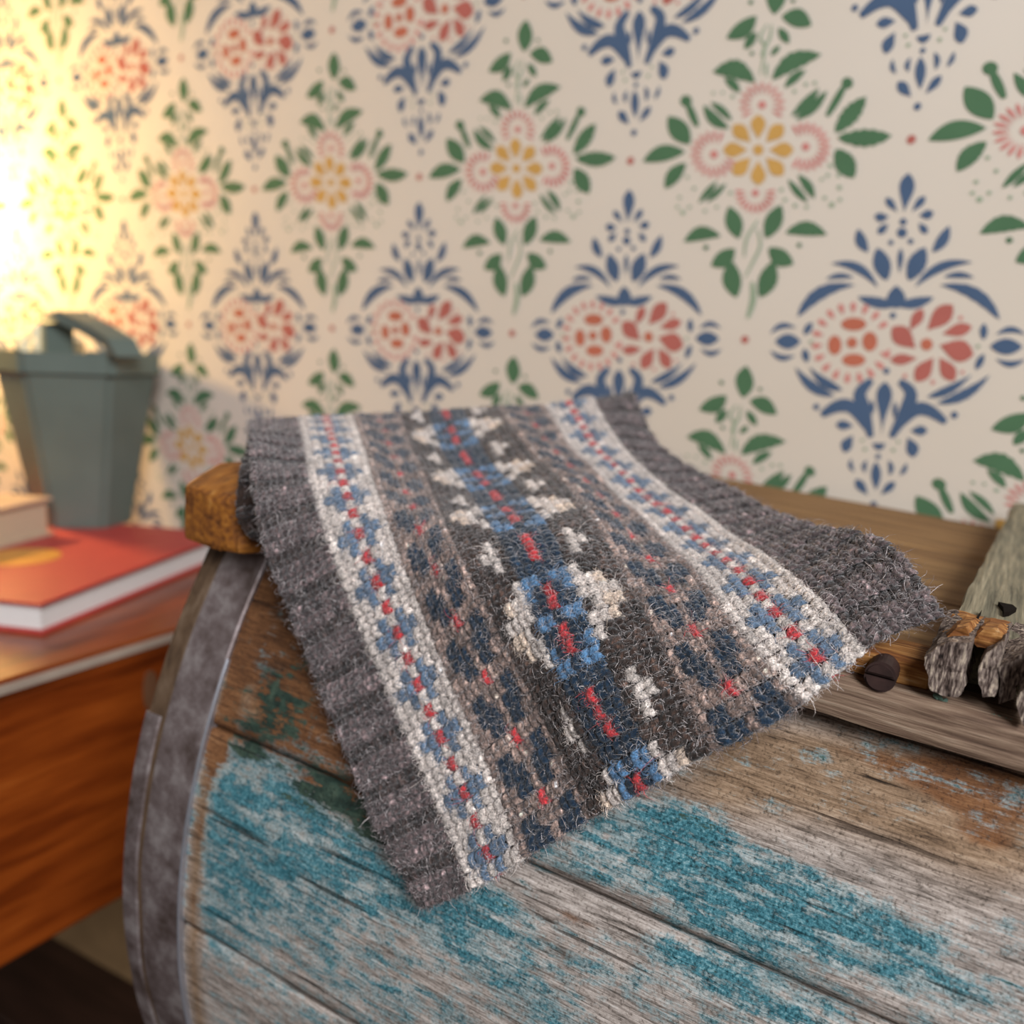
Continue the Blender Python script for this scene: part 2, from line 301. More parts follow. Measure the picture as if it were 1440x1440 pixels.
def stave_mat():
    m, nt, b = new_mat('worn_teal_painted_wood', .72, .3)
    N, L = nt.nodes.new, nt.links.new
    def noise(scale, detail=6, rough=.6, vec=None, dist=0):
        n = N('ShaderNodeTexNoise'); n.inputs['Scale'].default_value = scale; n.inputs['Detail'].default_value = detail; n.inputs['Roughness'].default_value = rough
        n.inputs['Distortion'].default_value = dist
        L(vec, n.inputs['Vector']); return n.outputs[0]
    def math_(op, a, c, d=None):
        n = N('ShaderNodeMath'); n.operation = op
        for i, v in enumerate((a, c, d)):
            if v is None: continue
            if isinstance(v, (int, float)): n.inputs[i].default_value = v
            else: L(v, n.inputs[i])
        return n.outputs[0]
    def ramp(fac, stops):
        r = N('ShaderNodeValToRGB'); e = r.color_ramp.elements
        e[0].position, e[0].color = stops[0][0], lin(stops[0][1]); e[1].position, e[1].color = stops[-1][0], lin(stops[-1][1])
        for p, c in stops[1:-1]: q = e.new(p); q.color = lin(c)
        L(fac, r.inputs[0]); return r.outputs[0]
    def mix(fac, a, c):
        n = N('ShaderNodeMix'); n.data_type = 'RGBA'; L(fac, n.inputs[0]); L(a, n.inputs[6]); L(c, n.inputs[7]); return n.outputs[2]
    def attr(nm):
        a = N('ShaderNodeAttribute'); a.attribute_name = nm; return a.outputs['Fac']
    def sstep(v, lo, hi):
        n = N('ShaderNodeMapRange'); n.interpolation_type = 'SMOOTHSTEP'; L(v, n.inputs[0]); n.inputs[1].default_value = lo; n.inputs[2].default_value = hi; return n.outputs[0]
    tc = N('ShaderNodeTexCoord'); v0 = tc.outputs['Object']
    mp = N('ShaderNodeMapping'); mp.inputs['Scale'].default_value = (42, 300, 300); L(v0, mp.inputs['Vector']); vg = mp.outputs[0]
    mp2 = N('ShaderNodeMapping'); mp2.inputs['Scale'].default_value = (46, 230, 230); L(v0, mp2.inputs['Vector']); vp = mp2.outputs[0]
    mp3 = N('ShaderNodeMapping'); mp3.inputs['Scale'].default_value = (120, 1500, 1500); L(v0, mp3.inputs['Vector']); vf = mp3.outputs[0]
    grain = noise(1, 8, .7, vg); fine = noise(1, 5, .6, vf); speck = noise(1100, 3, .6, v0); blotch = noise(28, 6, .65, v0); pat = noise(1, 9, .72, vp, .3); pat2 = noise(160, 8, .75, v0, .4)
    g2 = math_('ADD', math_('MULTIPLY', grain, .52), math_('MULTIPLY', fine, .48))
    grey = ramp(g2, [(.36, '423a34'), (.44, '857971'), (.53, 'b3a59c'), (.66, 'd9cbc2')])
    tan = ramp(g2, [(.36, '3a2a1e'), (.44, '7a6049'), (.54, '9a7d63'), (.66, 'b79b80')])
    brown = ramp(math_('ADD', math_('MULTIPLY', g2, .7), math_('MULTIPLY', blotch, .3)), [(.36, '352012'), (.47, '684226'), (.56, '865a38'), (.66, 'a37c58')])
    woodc = mix(attr('tan'), grey, tan)
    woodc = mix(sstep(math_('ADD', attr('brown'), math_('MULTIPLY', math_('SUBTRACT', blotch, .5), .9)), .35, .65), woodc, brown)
    # faded wash, then solid paint, then dark green paint
    field = math_('ADD', math_('ADD', math_('MULTIPLY', math_('SUBTRACT', pat, .5), 2.3), math_('MULTIPLY', math_('SUBTRACT', pat2, .5), 1.7)), math_('ADD', .5, math_('MULTIPLY', math_('SUBTRACT', fine, .5), .7)))
    pa = attr('paint')
    wash_m = sstep(math_('ADD', field, math_('MULTIPLY', pa, .62)), .55, 1.0)
    paint_m = sstep(math_('ADD', field, math_('MULTIPLY', pa, .48)), .84, 1.10)
    tealw = ramp(math_('ADD', math_('MULTIPLY', speck, .5), math_('MULTIPLY', grain, .5)), [(.36, '5b8086'), (.5, '8aa6aa'), (.64, 'b9c5c5')])
    teal = ramp(math_('ADD', math_('MULTIPLY', speck, .38), math_('ADD', math_('MULTIPLY', pat2, .37), math_('MULTIPLY', fine, .25))), [(.38, '113b45'), (.46, '285e6a'), (.54, '4b828d'), (.64, '9ab3b4')])
    green = ramp(pat2, [(.36, '16231d'), (.5, '2a3d33'), (.66, '4a5a4a')])
    c = mix(math_('MULTIPLY', wash_m, .72), woodc, tealw)
    c = mix(paint_m, c, teal)
    ga = attr('green')
    c = mix(sstep(math_('ADD', field, math_('MULTIPLY', ga, .62)), .92, 1.1), c, green)
    # dark cracks and checks along the grain
    mp4 = N('ShaderNodeMapping'); mp4.inputs['Scale'].default_value = (14, 330, 330); L(v0, mp4.inputs['Vector'])
    ck = sstep(noise(1, 3, .5, mp4.outputs[0]), .30, .36)
    dk = N('ShaderNodeMix'); dk.data_type = 'RGBA'; dk.blend_type = 'MULTIPLY'; dk.inputs[0].default_value = .75
    L(c, dk.inputs[6]); L(ramp(ck, [(0, '5a4a40'), (1, 'ffffff')]), dk.inputs[7]); c = dk.outputs[2]
    sp = N('ShaderNodeMix'); sp.data_type = 'RGBA'; sp.blend_type = 'MULTIPLY'; sp.inputs[0].default_value = 1
    L(c, sp.inputs[6]); L(ramp(math_('ADD', math_('MULTIPLY', speck, .6), math_('MULTIPLY', noise(420, 6, .7, v0), .4)), [(.36, 'a39f9b'), (.47, 'f0eeec'), (.6, 'ffffff')]), sp.inputs[7]); c = sp.outputs[2]
    L(c, b.inputs['Base Color'])
    hgt = math_('ADD', math_('ADD', math_('MULTIPLY', g2, .9), math_('MULTIPLY', ck, .25)), math_('MULTIPLY', paint_m, .16))
    bp = N('ShaderNodeBump'); bp.inputs['Strength'].default_value = .65; bp.inputs['Distance'].default_value = .0022; L(hgt, bp.inputs['Height'])
    bp2 = N('ShaderNodeBump'); bp2.inputs['Strength'].default_value = .25; bp2.inputs['Distance'].default_value = .0006; L(speck, bp2.inputs['Height']); L(bp.outputs[0], bp2.inputs['Normal'])
    L(bp2.outputs[0], b.inputs['Normal'])
    return m
SM = stave_mat()
# where the paint survives, as worn patches: centre, radii, tilt of the patch in the photograph, weight
PAINT = [(350, 1130, 75, 70, 10, 1.), (430, 1190, 110, 60, 25, 1.), (560, 1230, 130, 45, 25, .85), (650, 1310, 130, 40, 28, .75), (330, 1230, 70, 80, 10, .75), (400, 1300, 110, 40, 25, .45),
         (830, 1170, 120, 40, 10, .75), (960, 1160, 90, 38, 20, .75), (790, 1220, 70, 20, 20, .5), (1010, 1240, 120, 45, 24, .85), (1120, 1300, 130, 44, 26, .95), (1240, 1330, 110, 50, 26, .95), (1010, 1300, 110, 28, 26, .9), (1190, 1260, 90, 30, 25, .7),
         (960, 1350, 110, 24, 27, .9), (1080, 1405, 120, 28, 27, 1.0), (760, 1420, 110, 30, 28, .7), (880, 1390, 80, 20, 27, .4), (560, 1400, 120, 40, 27, .5), (1330, 1400, 90, 40, 20, .5), (1390, 1300, 60, 30, 20, .3), (680, 1260, 60, 20, 20, .5), (470, 1400, 260, 110, 20, .34), (900, 1420, 300, 60, 25, .2), (330, 1150, 60, 120, 8, .35)]
BARE = [(850, 1280, 120, 24, 24, .7), (1150, 1200, 170, 26, 22, .6), (1350, 1220, 120, 50, 15, .6), (640, 1390, 120, 30, 25, .4), (900, 1440, 130, 22, 27, .6), (1230, 1400, 90, 25, 25, .4), (440, 1350, 120, 30, 30, .3)]
GREEN = [(390, 1000, 55, 45, 20, 1.1), (470, 1120, 80, 34, 28, 1.2), (345, 1050, 26, 26, 0, .7), (545, 1180, 50, 25, 25, .9), (430, 930, 40, 34, 0, .5)]
BROWN = [(420, 900, 90, 130, -20, 1.3), (500, 1080, 90, 80, 0, 1.3), (560, 1170, 50, 36, 20, .9), (330, 1050, 90, 30, 25, .7), (1380, 1110, 110, 40, 18, .95), (1200, 1060, 120, 20, 18, .35), (1390, 1180, 70, 20, 15, .5), (800, 1290, 110, 14, 24, .55)]  # raw-wood brown; left patches paint in warm lamplight and the cowl's shade
TAN = [(1100, 1080, 180, 50, 18, 1.1), (1300, 1120, 180, 60, 18, 1.2), (1400, 1200, 120, 60, 18, .6), (420, 950, 150, 160, 0, 1.2), (1000, 1120, 90, 30, 15, .7)]
def blobs(lst, px, py):
    o = np.zeros_like(px)
    for cx, cy, rx, ry, an, wt in lst:
        a_ = math.radians(an); dx, dy = px - cx, py - cy
        u = (dx * math.cos(a_) + dy * math.sin(a_)) / rx; v = (-dx * math.sin(a_) + dy * math.cos(a_)) / ry
        o += wt * np.exp(-(u * u + v * v) * .8)
    return o
def arc(ang, r):                              # angle down from the horizontal towards the room
    return YC - r * math.cos(ang), ZC + r * math.sin(ang)
def ang_of(z): return math.asin((z - ZC) / RB)
def stave(z0, z1, seed):
    a0, a1 = ang_of(z0), ang_of(z1); gap = .0009 / RB; a0 -= gap; a1 += gap
    xs = np.concatenate([np.arange(XL, .10, .003), np.linspace(.10, XR, 40)]); na = max(8, int((a0 - a1) * RB / .0026))
    an = np.linspace(a0, a1, na); nx = len(xs)
    V = np.zeros((na, nx, 3))
    for i, t in enumerate(an):
        e = min(i, na - 1 - i); dip = [.0016, .0005, .0001][e] if e < 3 else 0
        for k, x in enumerate(xs):
            n1 = mnoise.noise((x * 9 + seed, t * RB * 120, seed * 3.1)) * .0005 + mnoise.noise((x * 4, t * RB * 30, seed)) * .0006
            y, z = arc(t, RB + n1 - dip); V[i, k] = (x, y, z)
    inner = V.copy(); rr = RB - .014
    for i, t in enumerate(an): inner[i, :, 1], inner[i, :, 2] = arc(t, rr)
    v = np.concatenate([V.reshape(-1, 3), inner[[0, -1]].reshape(-1, 3), inner[:, [0, -1]].reshape(-1, 3)])
    f = [(i * nx + k, i * nx + k + 1, (i + 1) * nx + k + 1, (i + 1) * nx + k) for i in range(na - 1) for k in range(nx - 1)]
    b0 = na * nx; b1 = b0 + nx; b2 = b1 + nx
    f += [(k + 1, k, b0 + k, b0 + k + 1) for k in range(nx - 1)]
    f += [((na - 1) * nx + k, (na - 1) * nx + k + 1, b1 + k + 1, b1 + k) for k in range(nx - 1)]
    f += [(i * nx, (i + 1) * nx, b2 + 2 * i + 2, b2 + 2 * i) for i in range(na - 1)]
    f += [((i + 1) * nx + nx - 1, i * nx + nx - 1, b2 + 2 * i + 1, b2 + 2 * i + 3) for i in range(na - 1)]
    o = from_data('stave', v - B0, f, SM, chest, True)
    px, py = proj(to_world(v))
    vis = (px < 1600) & (py < 1600)
    pa = np.where(vis, blobs(PAINT, px, py) - blobs(BARE, px, py), .45)
    strip = np.exp(-((v[:, 0] + .2545) / .0045) ** 2)          # bare wood left beside the hoop
    pa = pa - 1.2 * strip
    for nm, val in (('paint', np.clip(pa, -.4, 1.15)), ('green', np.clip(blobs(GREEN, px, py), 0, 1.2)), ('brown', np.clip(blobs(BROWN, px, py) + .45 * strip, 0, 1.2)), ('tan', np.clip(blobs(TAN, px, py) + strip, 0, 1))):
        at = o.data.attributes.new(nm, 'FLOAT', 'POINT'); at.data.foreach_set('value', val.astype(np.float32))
    return o
zs = [-.1035, -.176, -.262, -.345, -.42, -.48]
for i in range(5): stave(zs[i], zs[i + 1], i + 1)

ironm = None
def iron_mat():
    m, nt, b = new_mat('rusty_iron', .48, .5); b.inputs['Metallic'].default_value = .55
    N, L = nt.nodes.new, nt.links.new
    tc = N('ShaderNodeTexCoord'); n = N('ShaderNodeTexNoise'); n.inputs['Scale'].default_value = 70; n.inputs['Detail'].default_value = 9; n.inputs['Roughness'].default_value = .7
    L(tc.outputs['Object'], n.inputs['Vector'])
    r = N('ShaderNodeValToRGB'); e = r.color_ramp.elements
    e[0].position, e[0].color = .32, lin('55453f'); e[1].position, e[1].color = .68, lin('a89d9a'); q = e.new(.5); q.color = lin('7d6e6c')
    L(n.outputs[0], r.inputs[0]); L(r.outputs[0], b.inputs['Base Color'])
    bp = N('ShaderNodeBump'); bp.inputs['Strength'].default_value = .25; bp.inputs['Distance'].default_value = .001; L(n.outputs[0], bp.inputs['Height']); L(bp.outputs[0], b.inputs['Normal'])
    return m
ironm = iron_mat()
def hoop(name, x0, x1, r_out, r_in, z_top, z_bot, parent=None, mat=ironm, flare=0):
    bm = bmesh.new(); n = 60; a0, a1 = ang_of(z_top), ang_of(z_bot); e = .0007; rows = []
    prof = [(x0, r_in), (x0, r_out - e), (x0 + e, r_out), (x1 - e, r_out), (x1, r_out - e), (x1, r_in)]
    for i in range(n + 1):
        t = a0 + (a1 - a0) * i / n; w_ = 1 + .0012 * 0
        row = []
        for x, r in prof:
            rr = r + (mnoise.noise((t * 9, x * 60, 3)) * .0006 if r > r_in else 0) + flare * (1 - i / n) * (r > r_in)
            y, z = arc(t, rr); row.append(bm.verts.new((x, y, z)))
        rows.append(row)
    for r0, r1 in zip(rows, rows[1:]):
        for k in range(6): bm.faces.new((r0[k], r0[(k + 1) % 6], r1[(k + 1) % 6], r1[k]))
    bm.faces.new(rows[0]); bm.faces.new(rows[-1][::-1])
    return cpart(name, bm, mat, parent)
hp = hoop('iron_hoop', -.284, -.2605, RB + .0021, RB - .004, -.104, -.47); hp['label'] = 'broad rusty iron hoop with a painted edge highlight'
hoop('edge_glint', -.2608, -.2599, RB + .0024, RB - .0005, -.150, -.47, hp, plain('pale_glint_steel', 'b4b4bc', .3, .6, .8))  # pale steel strip standing in for the highlight along the hoop's edge
hoop('rim_strip', -.2945, -.284, RB + .0015, RB - .012, -.104, -.47, None, wood('rim_wood', [(.3, '2a1a10'), (.5, '55402e'), (.7, '6f5a48')], axis=2))
ot = hoop('iron_end_hoop', -.2955, -.2862, RB + .0024, RB + .0003, -.180, -.47)
# head (end) boards, inside of the chest and the feet
hw = wood('dull_brown_board', [(.3, '33231a'), (.5, '5a4434'), (.7, '7a6450')], axis=1)
def end_board(x0, x1):
    o = [(YC - math.sqrt((RB - .006) ** 2 - (z - ZC) ** 2), z) for z in np.linspace(-.105, -.475, 24)]
    out = o + [(.578, -.475), (.578, -.105)]
    bm = bmesh.new(); A = [bm.verts.new((x0, y, z)) for y, z in out]; Bv = [bm.verts.new((x1, y, z)) for y, z in out]; n = len(out)
    bm.faces.new(A); bm.faces.new(Bv[::-1])
    for i in range(n): bm.faces.new((A[i], Bv[i], Bv[(i + 1) % n], A[(i + 1) % n]))
    cpart('end_board', bm, hw)
end_board(-.292, -.272); end_board(XR - .03, XR - .01)
cpart('back_board', box_bm(-.27, XR - .03, .57, .582, -.475, -.105, .001), hw)
cpart('bottom_board', box_bm(-.27, XR - .03, .34, .57, -.478, -.466, .001), hw)
for xf in (-.20, .36):
    bm = box_bm(xf - .03, xf + .03, .30, .57, -.80, -.466, .003)
    for v in bm.verts:
        if v.co.z < -.7:     # cut to stand on the level floor
            lo = v.co.z < -.797
            v.co.z = (-HC + v.co.x * math.sin(TH)) / math.cos(TH) + (.0 if lo else .003)
    cpart('foot', bm, hw)

# lid: boards, front slat, raised lip, battens
lid_w = wood('weathered_lid_board', [(.3, '4a3420'), (.46, '775737'), (.58, '8f6d46'), (.72, 'a4845c')], .75, .25, axis=0, scale=150, stretch=26, bump=.35)
for k, (y0, y1) in enumerate(((.266, .375), (.377, .478), (.480, .582))):
    bm = box_bm(-.288, XR, y0, y1, -.104, -.0925, .0012, 1, (30, 4, 1)); rough_up(bm, .0006, 25, k)
    cpart('lid_board', bm, lid_w)
slat_w = wood('grey_brown_slat', [(.3, '3d2c22'), (.45, '6e5646'), (.58, '8f7662'), (.72, 'ad9a86')], .75, .25, axis=0, scale=230, stretch=20, bump=.55)
bm = box_bm(-.14, XR, .2590, .292, -.1045, -.0917, .0022, 2, (90, 3, 2)); rough_up(bm, .0007, 45, 4)
cpart('front_slat', bm, slat_w)
orange_w = wood('raw_orange_wood', [(.3, '3a1e0e'), (.45, '7c4a22'), (.58, 'a8743f'), (.72, 'caa478')], .75, .25, axis=0, scale=220, stretch=12, bump=.6)
xs0, _ = px2loc(1312, 950, .268)
bm = box_bm(-.045, xs0, .2665, .284, -.0925, -.0835, .0012, 1, (30, 2, 2)); rough_up(bm, .0008, 60, 5)
cpart('lip_strip', bm, orange_w)
# slotted screw head sunk against the lip
sx, sz = px2loc(1236, 955, .2565)
sc_m = plain('dark_rust_screw', '3d2a26', .55, .5, .4, .3, 300)
for s_ in (1, -1):
    o = [(sx + .0042 * math.cos(a_), sz + s_ * .0003 + s_ * .0041 * math.sin(a_)) for a_ in np.linspace(0, PI, 14)]
    bm = prism_bm(o if s_ > 0 else o[::-1], .2578, .268); bmesh.ops.bevel(bm, geom=[e for e in bm.edges if all(abs(v.co.y - .2578) < 1e-5 for v in e.verts)], offset=.0007, segments=2, affect='EDGES')
    cpart('screw_head_half', bm, sc_m)
# right-hand batten with its rotten, splintered end
bat_w = wood('grey_green_batten', [(.3, '3a3429'), (.44, '6b6452'), (.56, '857a63'), (.72, 'a89a80')], .75, .25, axis=1, scale=210, stretch=24, bump=.4)
BX0, BX1, BTOP = -.0085, .052, -.0755
bat = empty('batten'); bat.parent = chest
def batten_body(x0, x1, y0, y1, ztop, mat, seed, skew=.012):
    bm = box_bm(x0, x1, y0, y1, -.0922, ztop, .0028, 2, (8, 26, 2))
    for v in bm.verts:
        t = (v.co.y - .26) / .3; v.co.x += skew * t
        if v.co.y < y0 + .02:
            e = mnoise.noise((v.co.x * 170, 3, seed)); v.co.y += e * .006 * (1 if v.co.z > -.085 else .5)
    rough_up(bm, .0011, 40, seed); return bm
bmp = batten_body(BX0, BX1, .283, .580, BTOP, bat_w, 3); bmesh.ops.translate(bmp, verts=bmp.verts, vec=tuple(-B0)); from_bm('batten_body', bmp, bat_w, bat)
end_w = wood('split_end_grain', [(.36, '1d1410'), (.45, '54443d'), (.55, '8f7d72'), (.64, 'c9b49e')], .8, .2, axis=2, scale=420, stretch=5, bump=.8)
def zoomed(lst, y, ox=1200, oy=830, sc=6.0): return [px2loc(ox + a / sc, oy + c / sc, y) for a, c in lst]
CH = [([(590, 640), (605, 560), (690, 480), (800, 440), (1000, 448), (975, 560), (940, 690), (915, 770), (928, 870), (880, 905), (740, 885), (655, 850), (640, 780), (618, 690)], .259, .30),
      ([(1060, 640), (1100, 560), (1170, 500), (1268, 430), (1262, 500), (1230, 620), (1225, 730), (1200, 900), (1090, 906), (1050, 790)], .262, .30),
      ([(1235, 640), (1330, 600), (1480, 520), (1480, 780), (1370, 800), (1345, 925), (1212, 950), (1240, 800)], .2645, .30),
      ([(1500, 560), (1700, 480), (1760, 640), (1720, 860), (1600, 1050), (1440, 1160), (1385, 960), (1400, 860), (1470, 800)], .257, .30),
      ([(1000, 430), (1080, 330), (1200, 330), (1262, 400), (1240, 470), (1120, 500), (1050, 480)], .270, .30),
      ([(700, 470), (860, 330), (950, 310), (985, 420), (900, 450)], .2665, .30)]
for k, (ol, y0, y1) in enumerate(CH):
    bm = prism_bm(zoomed(ol, y0), y0, y1)
    for v in bm.verts:
        if v.co.y > y1 - .001: v.co.z = min(v.co.z + .004, BTOP + .0005); v.co.x += .002
    bmesh.ops.subdivide_edges(bm, edges=[e for e in bm.edges if abs(e.verts[0].co.y - e.verts[1].co.y) > .01], cuts=5)
    fr = [f for f in bm.faces if len(f.verts) > 4]
    bmesh.ops.triangulate(bm, faces=fr); bmesh.ops.subdivide_edges(bm, edges=bm.edges[:], cuts=1)
    rough_up(bm, .0008, 330, k + 11)
    bmesh.ops.translate(bm, verts=bm.verts, vec=tuple(-B0)); from_bm('splinter', bm, end_w if k < 4 else orange_w, bat)
# knot hole and long split on the batten top: dark slivers let into the surface
dark = plain('dark_hollow', '120b07', .9, .1)
def sliver(ol):
    zt = BTOP + .0012
    P = []
    for px, py in ol:
        r = ray(px, py); t = zt / float(r @ NZ); q = r * t; P.append((float(q @ AX), q[1]))
    bm = bmesh.new(); A = [bm.verts.new((x, y, zt)) for x, y in P]; Bv = [bm.verts.new((x, y, zt - .006)) for x, y in P]
    bm.faces.new(A); bm.faces.new(Bv[::-1]); n = len(P)
    for i in range(n): bm.faces.new((A[i], Bv[i], Bv[(i + 1) % n], A[(i + 1) % n]))
    bmesh.ops.translate(bm, verts=bm.verts, vec=tuple(-B0)); from_bm('split', bm, dark, bat)
sliver([(1357, 902), (1363, 885), (1372, 870), (1381, 857), (1374, 876), (1364, 893), (1359, 908)])
sliver([(1404, 846), (1413, 848), (1424, 850), (1430, 855), (1420, 860), (1412, 861), (1411, 854)])
# lichen crumbs on the slat
li = plain('pale_green_lichen', '55685c', .9, .1, var=.4, scale=400)
for k in range(26):
    px, py = (1385 + rng.random() * 50, 1003 + rng.random() * 14) if k < 18 else (1310 + rng.random() * 22, 978 + rng.random() * 8)
    if k < 18: py += (px - 1385) * .28
    x, z = px2loc(px, py, .263); bm = bmesh.new(); bmesh.ops.create_icosphere(bm, subdivisions=1, radius=.0004 + rng.random() * .0006)
    bmesh.ops.translate(bm, verts=bm.verts, vec=(x, .2625, max(z, -.0925))); rough_up(bm, .0006, 900, k); cpart('lichen_crumb', bm, li)
# left-hand batten, its worn end round and honey coloured
batl = empty('batten'); batl.parent = chest
bm = batten_body(-.300, -.252, .2485, .580, -.0775, orange_w, 8, 0)
for v in bm.verts:
    if v.co.z < -.0875: v.co.z -= .014 * max(0, min(1, (.275 - v.co.y) / .01))
for v in bm.verts:
    if v.co.y < .27: v.co.z -= (.27 - v.co.y) * .25 * (v.co.z > -.088); v.co.x += (.27 - v.co.y) * .35 * (1 if v.co.x < -.276 else -1)
bmesh.ops.translate(bm, verts=bm.verts, vec=tuple(-B0))
hon = wood('honey_wood', [(.3, '3a1e0c'), (.45, '74431b'), (.58, '92591f'), (.72, 'a8763c')], .6, .3, axis=1, scale=110, stretch=12, bump=.4)
from_bm('batten_body', bm, hon, batl)
x, z = px2loc(294, 716, .252)
bm = lathe_bm([(.0001, 0), (.0034, 0), (.0040, -.002), (.0034, -.006), (.0001, -.006)], 14)
bmesh.ops.rotate(bm, verts=bm.verts, matrix=Matrix.Rotation(PI / 2, 3, 'X')); bmesh.ops.translate(bm, verts=bm.verts, vec=(x, .249, z)); bmesh.ops.translate(bm, verts=bm.verts, vec=tuple(-B0))
from_bm('nail_head', bm, dark, batl)

# ------------------------------------------------------------------ the bedside cabinet, wall hung, with books, planter and lamp
def L2W(x, y, z): return (x, y, z + HC)
CT, CB = -.2005, -.382
cab = empty('bedside_cabinet', L2W(-.9, .4, CB), 'glossy orange-brown wooden wall cabinet with a pale edged top beside the chest', 'cabinet')
def cabp(name, x0, x1, y0, y1, z0, z1, mat, bev=.002, parent=None):
    bm = box_bm(x0, x1, y0, y1, z0, z1, bev, 2); bmesh.ops.translate(bm, verts=bm.verts, vec=(.9, -.4, -CB)); return from_bm(name, bm, mat, parent or cab)
cabw = wood('polished_orange_veneer', [(.3, '441806'), (.45, '6e2d0b'), (.6, '8a3f12'), (.75, 'a0521d')], .28, .5, axis=1, scale=28, stretch=10, bump=.03)
cabp('body', -1.33, -.5005, .19, D - .001, CB, CT - .012, cabw, .003)
cabp('top', -1.335, -.499, .185, D - .001, CT - .0122, CT, cabw, .0015)
cabp('edge_strip', -.4995, -.4965, .185, D - .001, CT - .0085, CT - .0030, plain('pale_edge_strip', '9d8b7c', .35, .5), .0006)
dr = cabp('drawer', -1.31, -.525, .176, .19, CB + .02, CT - .03, cabw, .002)
cabp('knob', -.94, -.90, .155, .177, -.30, -.27, plain('brass', 'a98548', .3, .5, .8), .006, dr)
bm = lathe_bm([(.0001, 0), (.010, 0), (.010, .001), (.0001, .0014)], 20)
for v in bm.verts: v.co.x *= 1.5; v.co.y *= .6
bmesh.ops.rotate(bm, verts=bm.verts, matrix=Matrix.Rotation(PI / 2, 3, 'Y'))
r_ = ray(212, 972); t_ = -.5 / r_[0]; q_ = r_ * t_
bmesh.ops.translate(bm, verts=bm.verts, vec=(-.5004 + .9, q_[1] - .4, q_[2] - CB)); es = from_bm('oval_spot', bm, plain('dull_brown_oval', '6e4a33', .45, .5, .1), cab)  # thin brown oval disc on the cabinet side

# books
def book(name, corner, ang, ln, wd, th, z0, cov, label, pages):
    """corner: near right corner; ln along the spine-to-wall direction, wd to the left"""
    o = empty(name, L2W(corner[0], corner[1], z0), label, 'book', None); o.rotation_euler = (0, 0, ang)
    c = .0028
    from_bm('lower_cover', box_bm(-wd, 0, 0, ln, 0, c, .0008), cov, o)
    from_bm('upper_cover', box_bm(-wd, 0, 0, ln, th - c, th, .0008), cov, o)
    bm = box_bm(-wd + .006, -.004, .004, ln - .004, c, th - c, 0); from_bm('page_block', bm, pages, o)
    bm = box_bm(-wd - .002, -wd + .004, 0, ln, 0, th, .0015); from_bm('spine', bm, cov, o)
    return o
ang = math.atan2(.077, .234)
pages = plain('white_pages', 'd9d4cf', .7, .2, var=.08, scale=500)
redc = plain('red_cloth_cover', 'b0403a', .5, .35, var=.05)
rb = book('hardback_book', (-.5535, .343), ang,   .246, .34, .0225, CT, redc, 'large red hardback book lying flat on the cabinet', pages)
em = from_bm('gold_emblem', lathe_bm([(.0001, 0), (.03, 0), (.03, .0003), (.0001, .0003)], 32), plain('gold_foil', 'd99a3c', .35, .5, .3), rb)
r_ = ray(28, 783); t_ = (CT + .0227) / r_[2]; q_ = r_ * t_
def to_book(x, y): dx, dy = x + .5535, y - .343; return (dx * math.cos(ang) + dy * math.sin(ang), -dx * math.sin(ang) + dy * math.cos(ang))
e_ = to_book(q_[0], q_[1]); em.location = (e_[0], e_[1], .0226)
BT = CT + .0225
pb = book('small_book', (-.696, .344), ang, .138, .16, .034, BT + .0002, plain('cream_paper_cover', 'b79a83', .6, .3), 'thick cream paperback lying on the large red book', plain('buff_pages', 'bba68c', .8, .2, var=.1, scale=500))

# faceted planter / waste-paper bin
r_ = ray(218, 500); t_ = .52 / r_[1]
RT, RBt, ZT, ZB = .068, .040, -.018, BT
pot = empty('planter', L2W(-.776, .5295, BT + .0002), 'dark slate-grey tapered six-sided planter standing on the red book against the wall', 'planter')
potm = plain('slate_grey_glaze', '5d675f', .42, .45, var=.1, scale=18)
def hexring(bm, r, z): return [bm.verts.new((1.22 * r * math.cos(PI / 3 * k - .30), r * math.sin(PI / 3 * k - .30), z)) for k in range(6)]
bm = bmesh.new(); H_ = ZT - ZB
rings = [hexring(bm, *p) for p in [(RBt, 0), (RT - .004, H_ - .02), (RT, H_ - .018), (RT, H_), (RT - .006, H_), (RT - .01, H_ - .02), (RBt - .006, .006)]]
bm.faces.new(rings[0][::-1]); bm.faces.new(rings[-1])
for r0, r1 in zip(rings, rings[1:]):
    for k in range(6): bm.faces.new((r0[k], r0[(k + 1) % 6], r1[(k + 1) % 6], r1[k]))
bmesh.ops.bevel(bm, geom=[e for e in bm.edges if abs(e.verts[0].co.z - e.verts[1].co.z) > .01], offset=.004, segments=3, affect='EDGES')
from_bm('pot_body', bm, potm, pot)
bm = lathe_bm([(.0001, H_ - .03), (.046, H_ - .03), (.048, H_ - .024), (.0001, H_ - .018)], 24); rough_up(bm, .004, 50, 2); from_bm('soil', bm, plain('dark_soil', '2a2018', .9, .1, var=.4, scale=200), pot)
def potloc(px, py, y):
    r = ray(px, py); q = r * (y / r[1]); return (q[0] - pot.location.x, q[1] - pot.location.y, q[2] + HC - pot.location.z)
P = [potloc(82, 503, .50), potloc(80, 452, .50), potloc(100, 446, .50), potloc(135, 462, .505), potloc(168, 482, .51), potloc(180, 503, .515)]
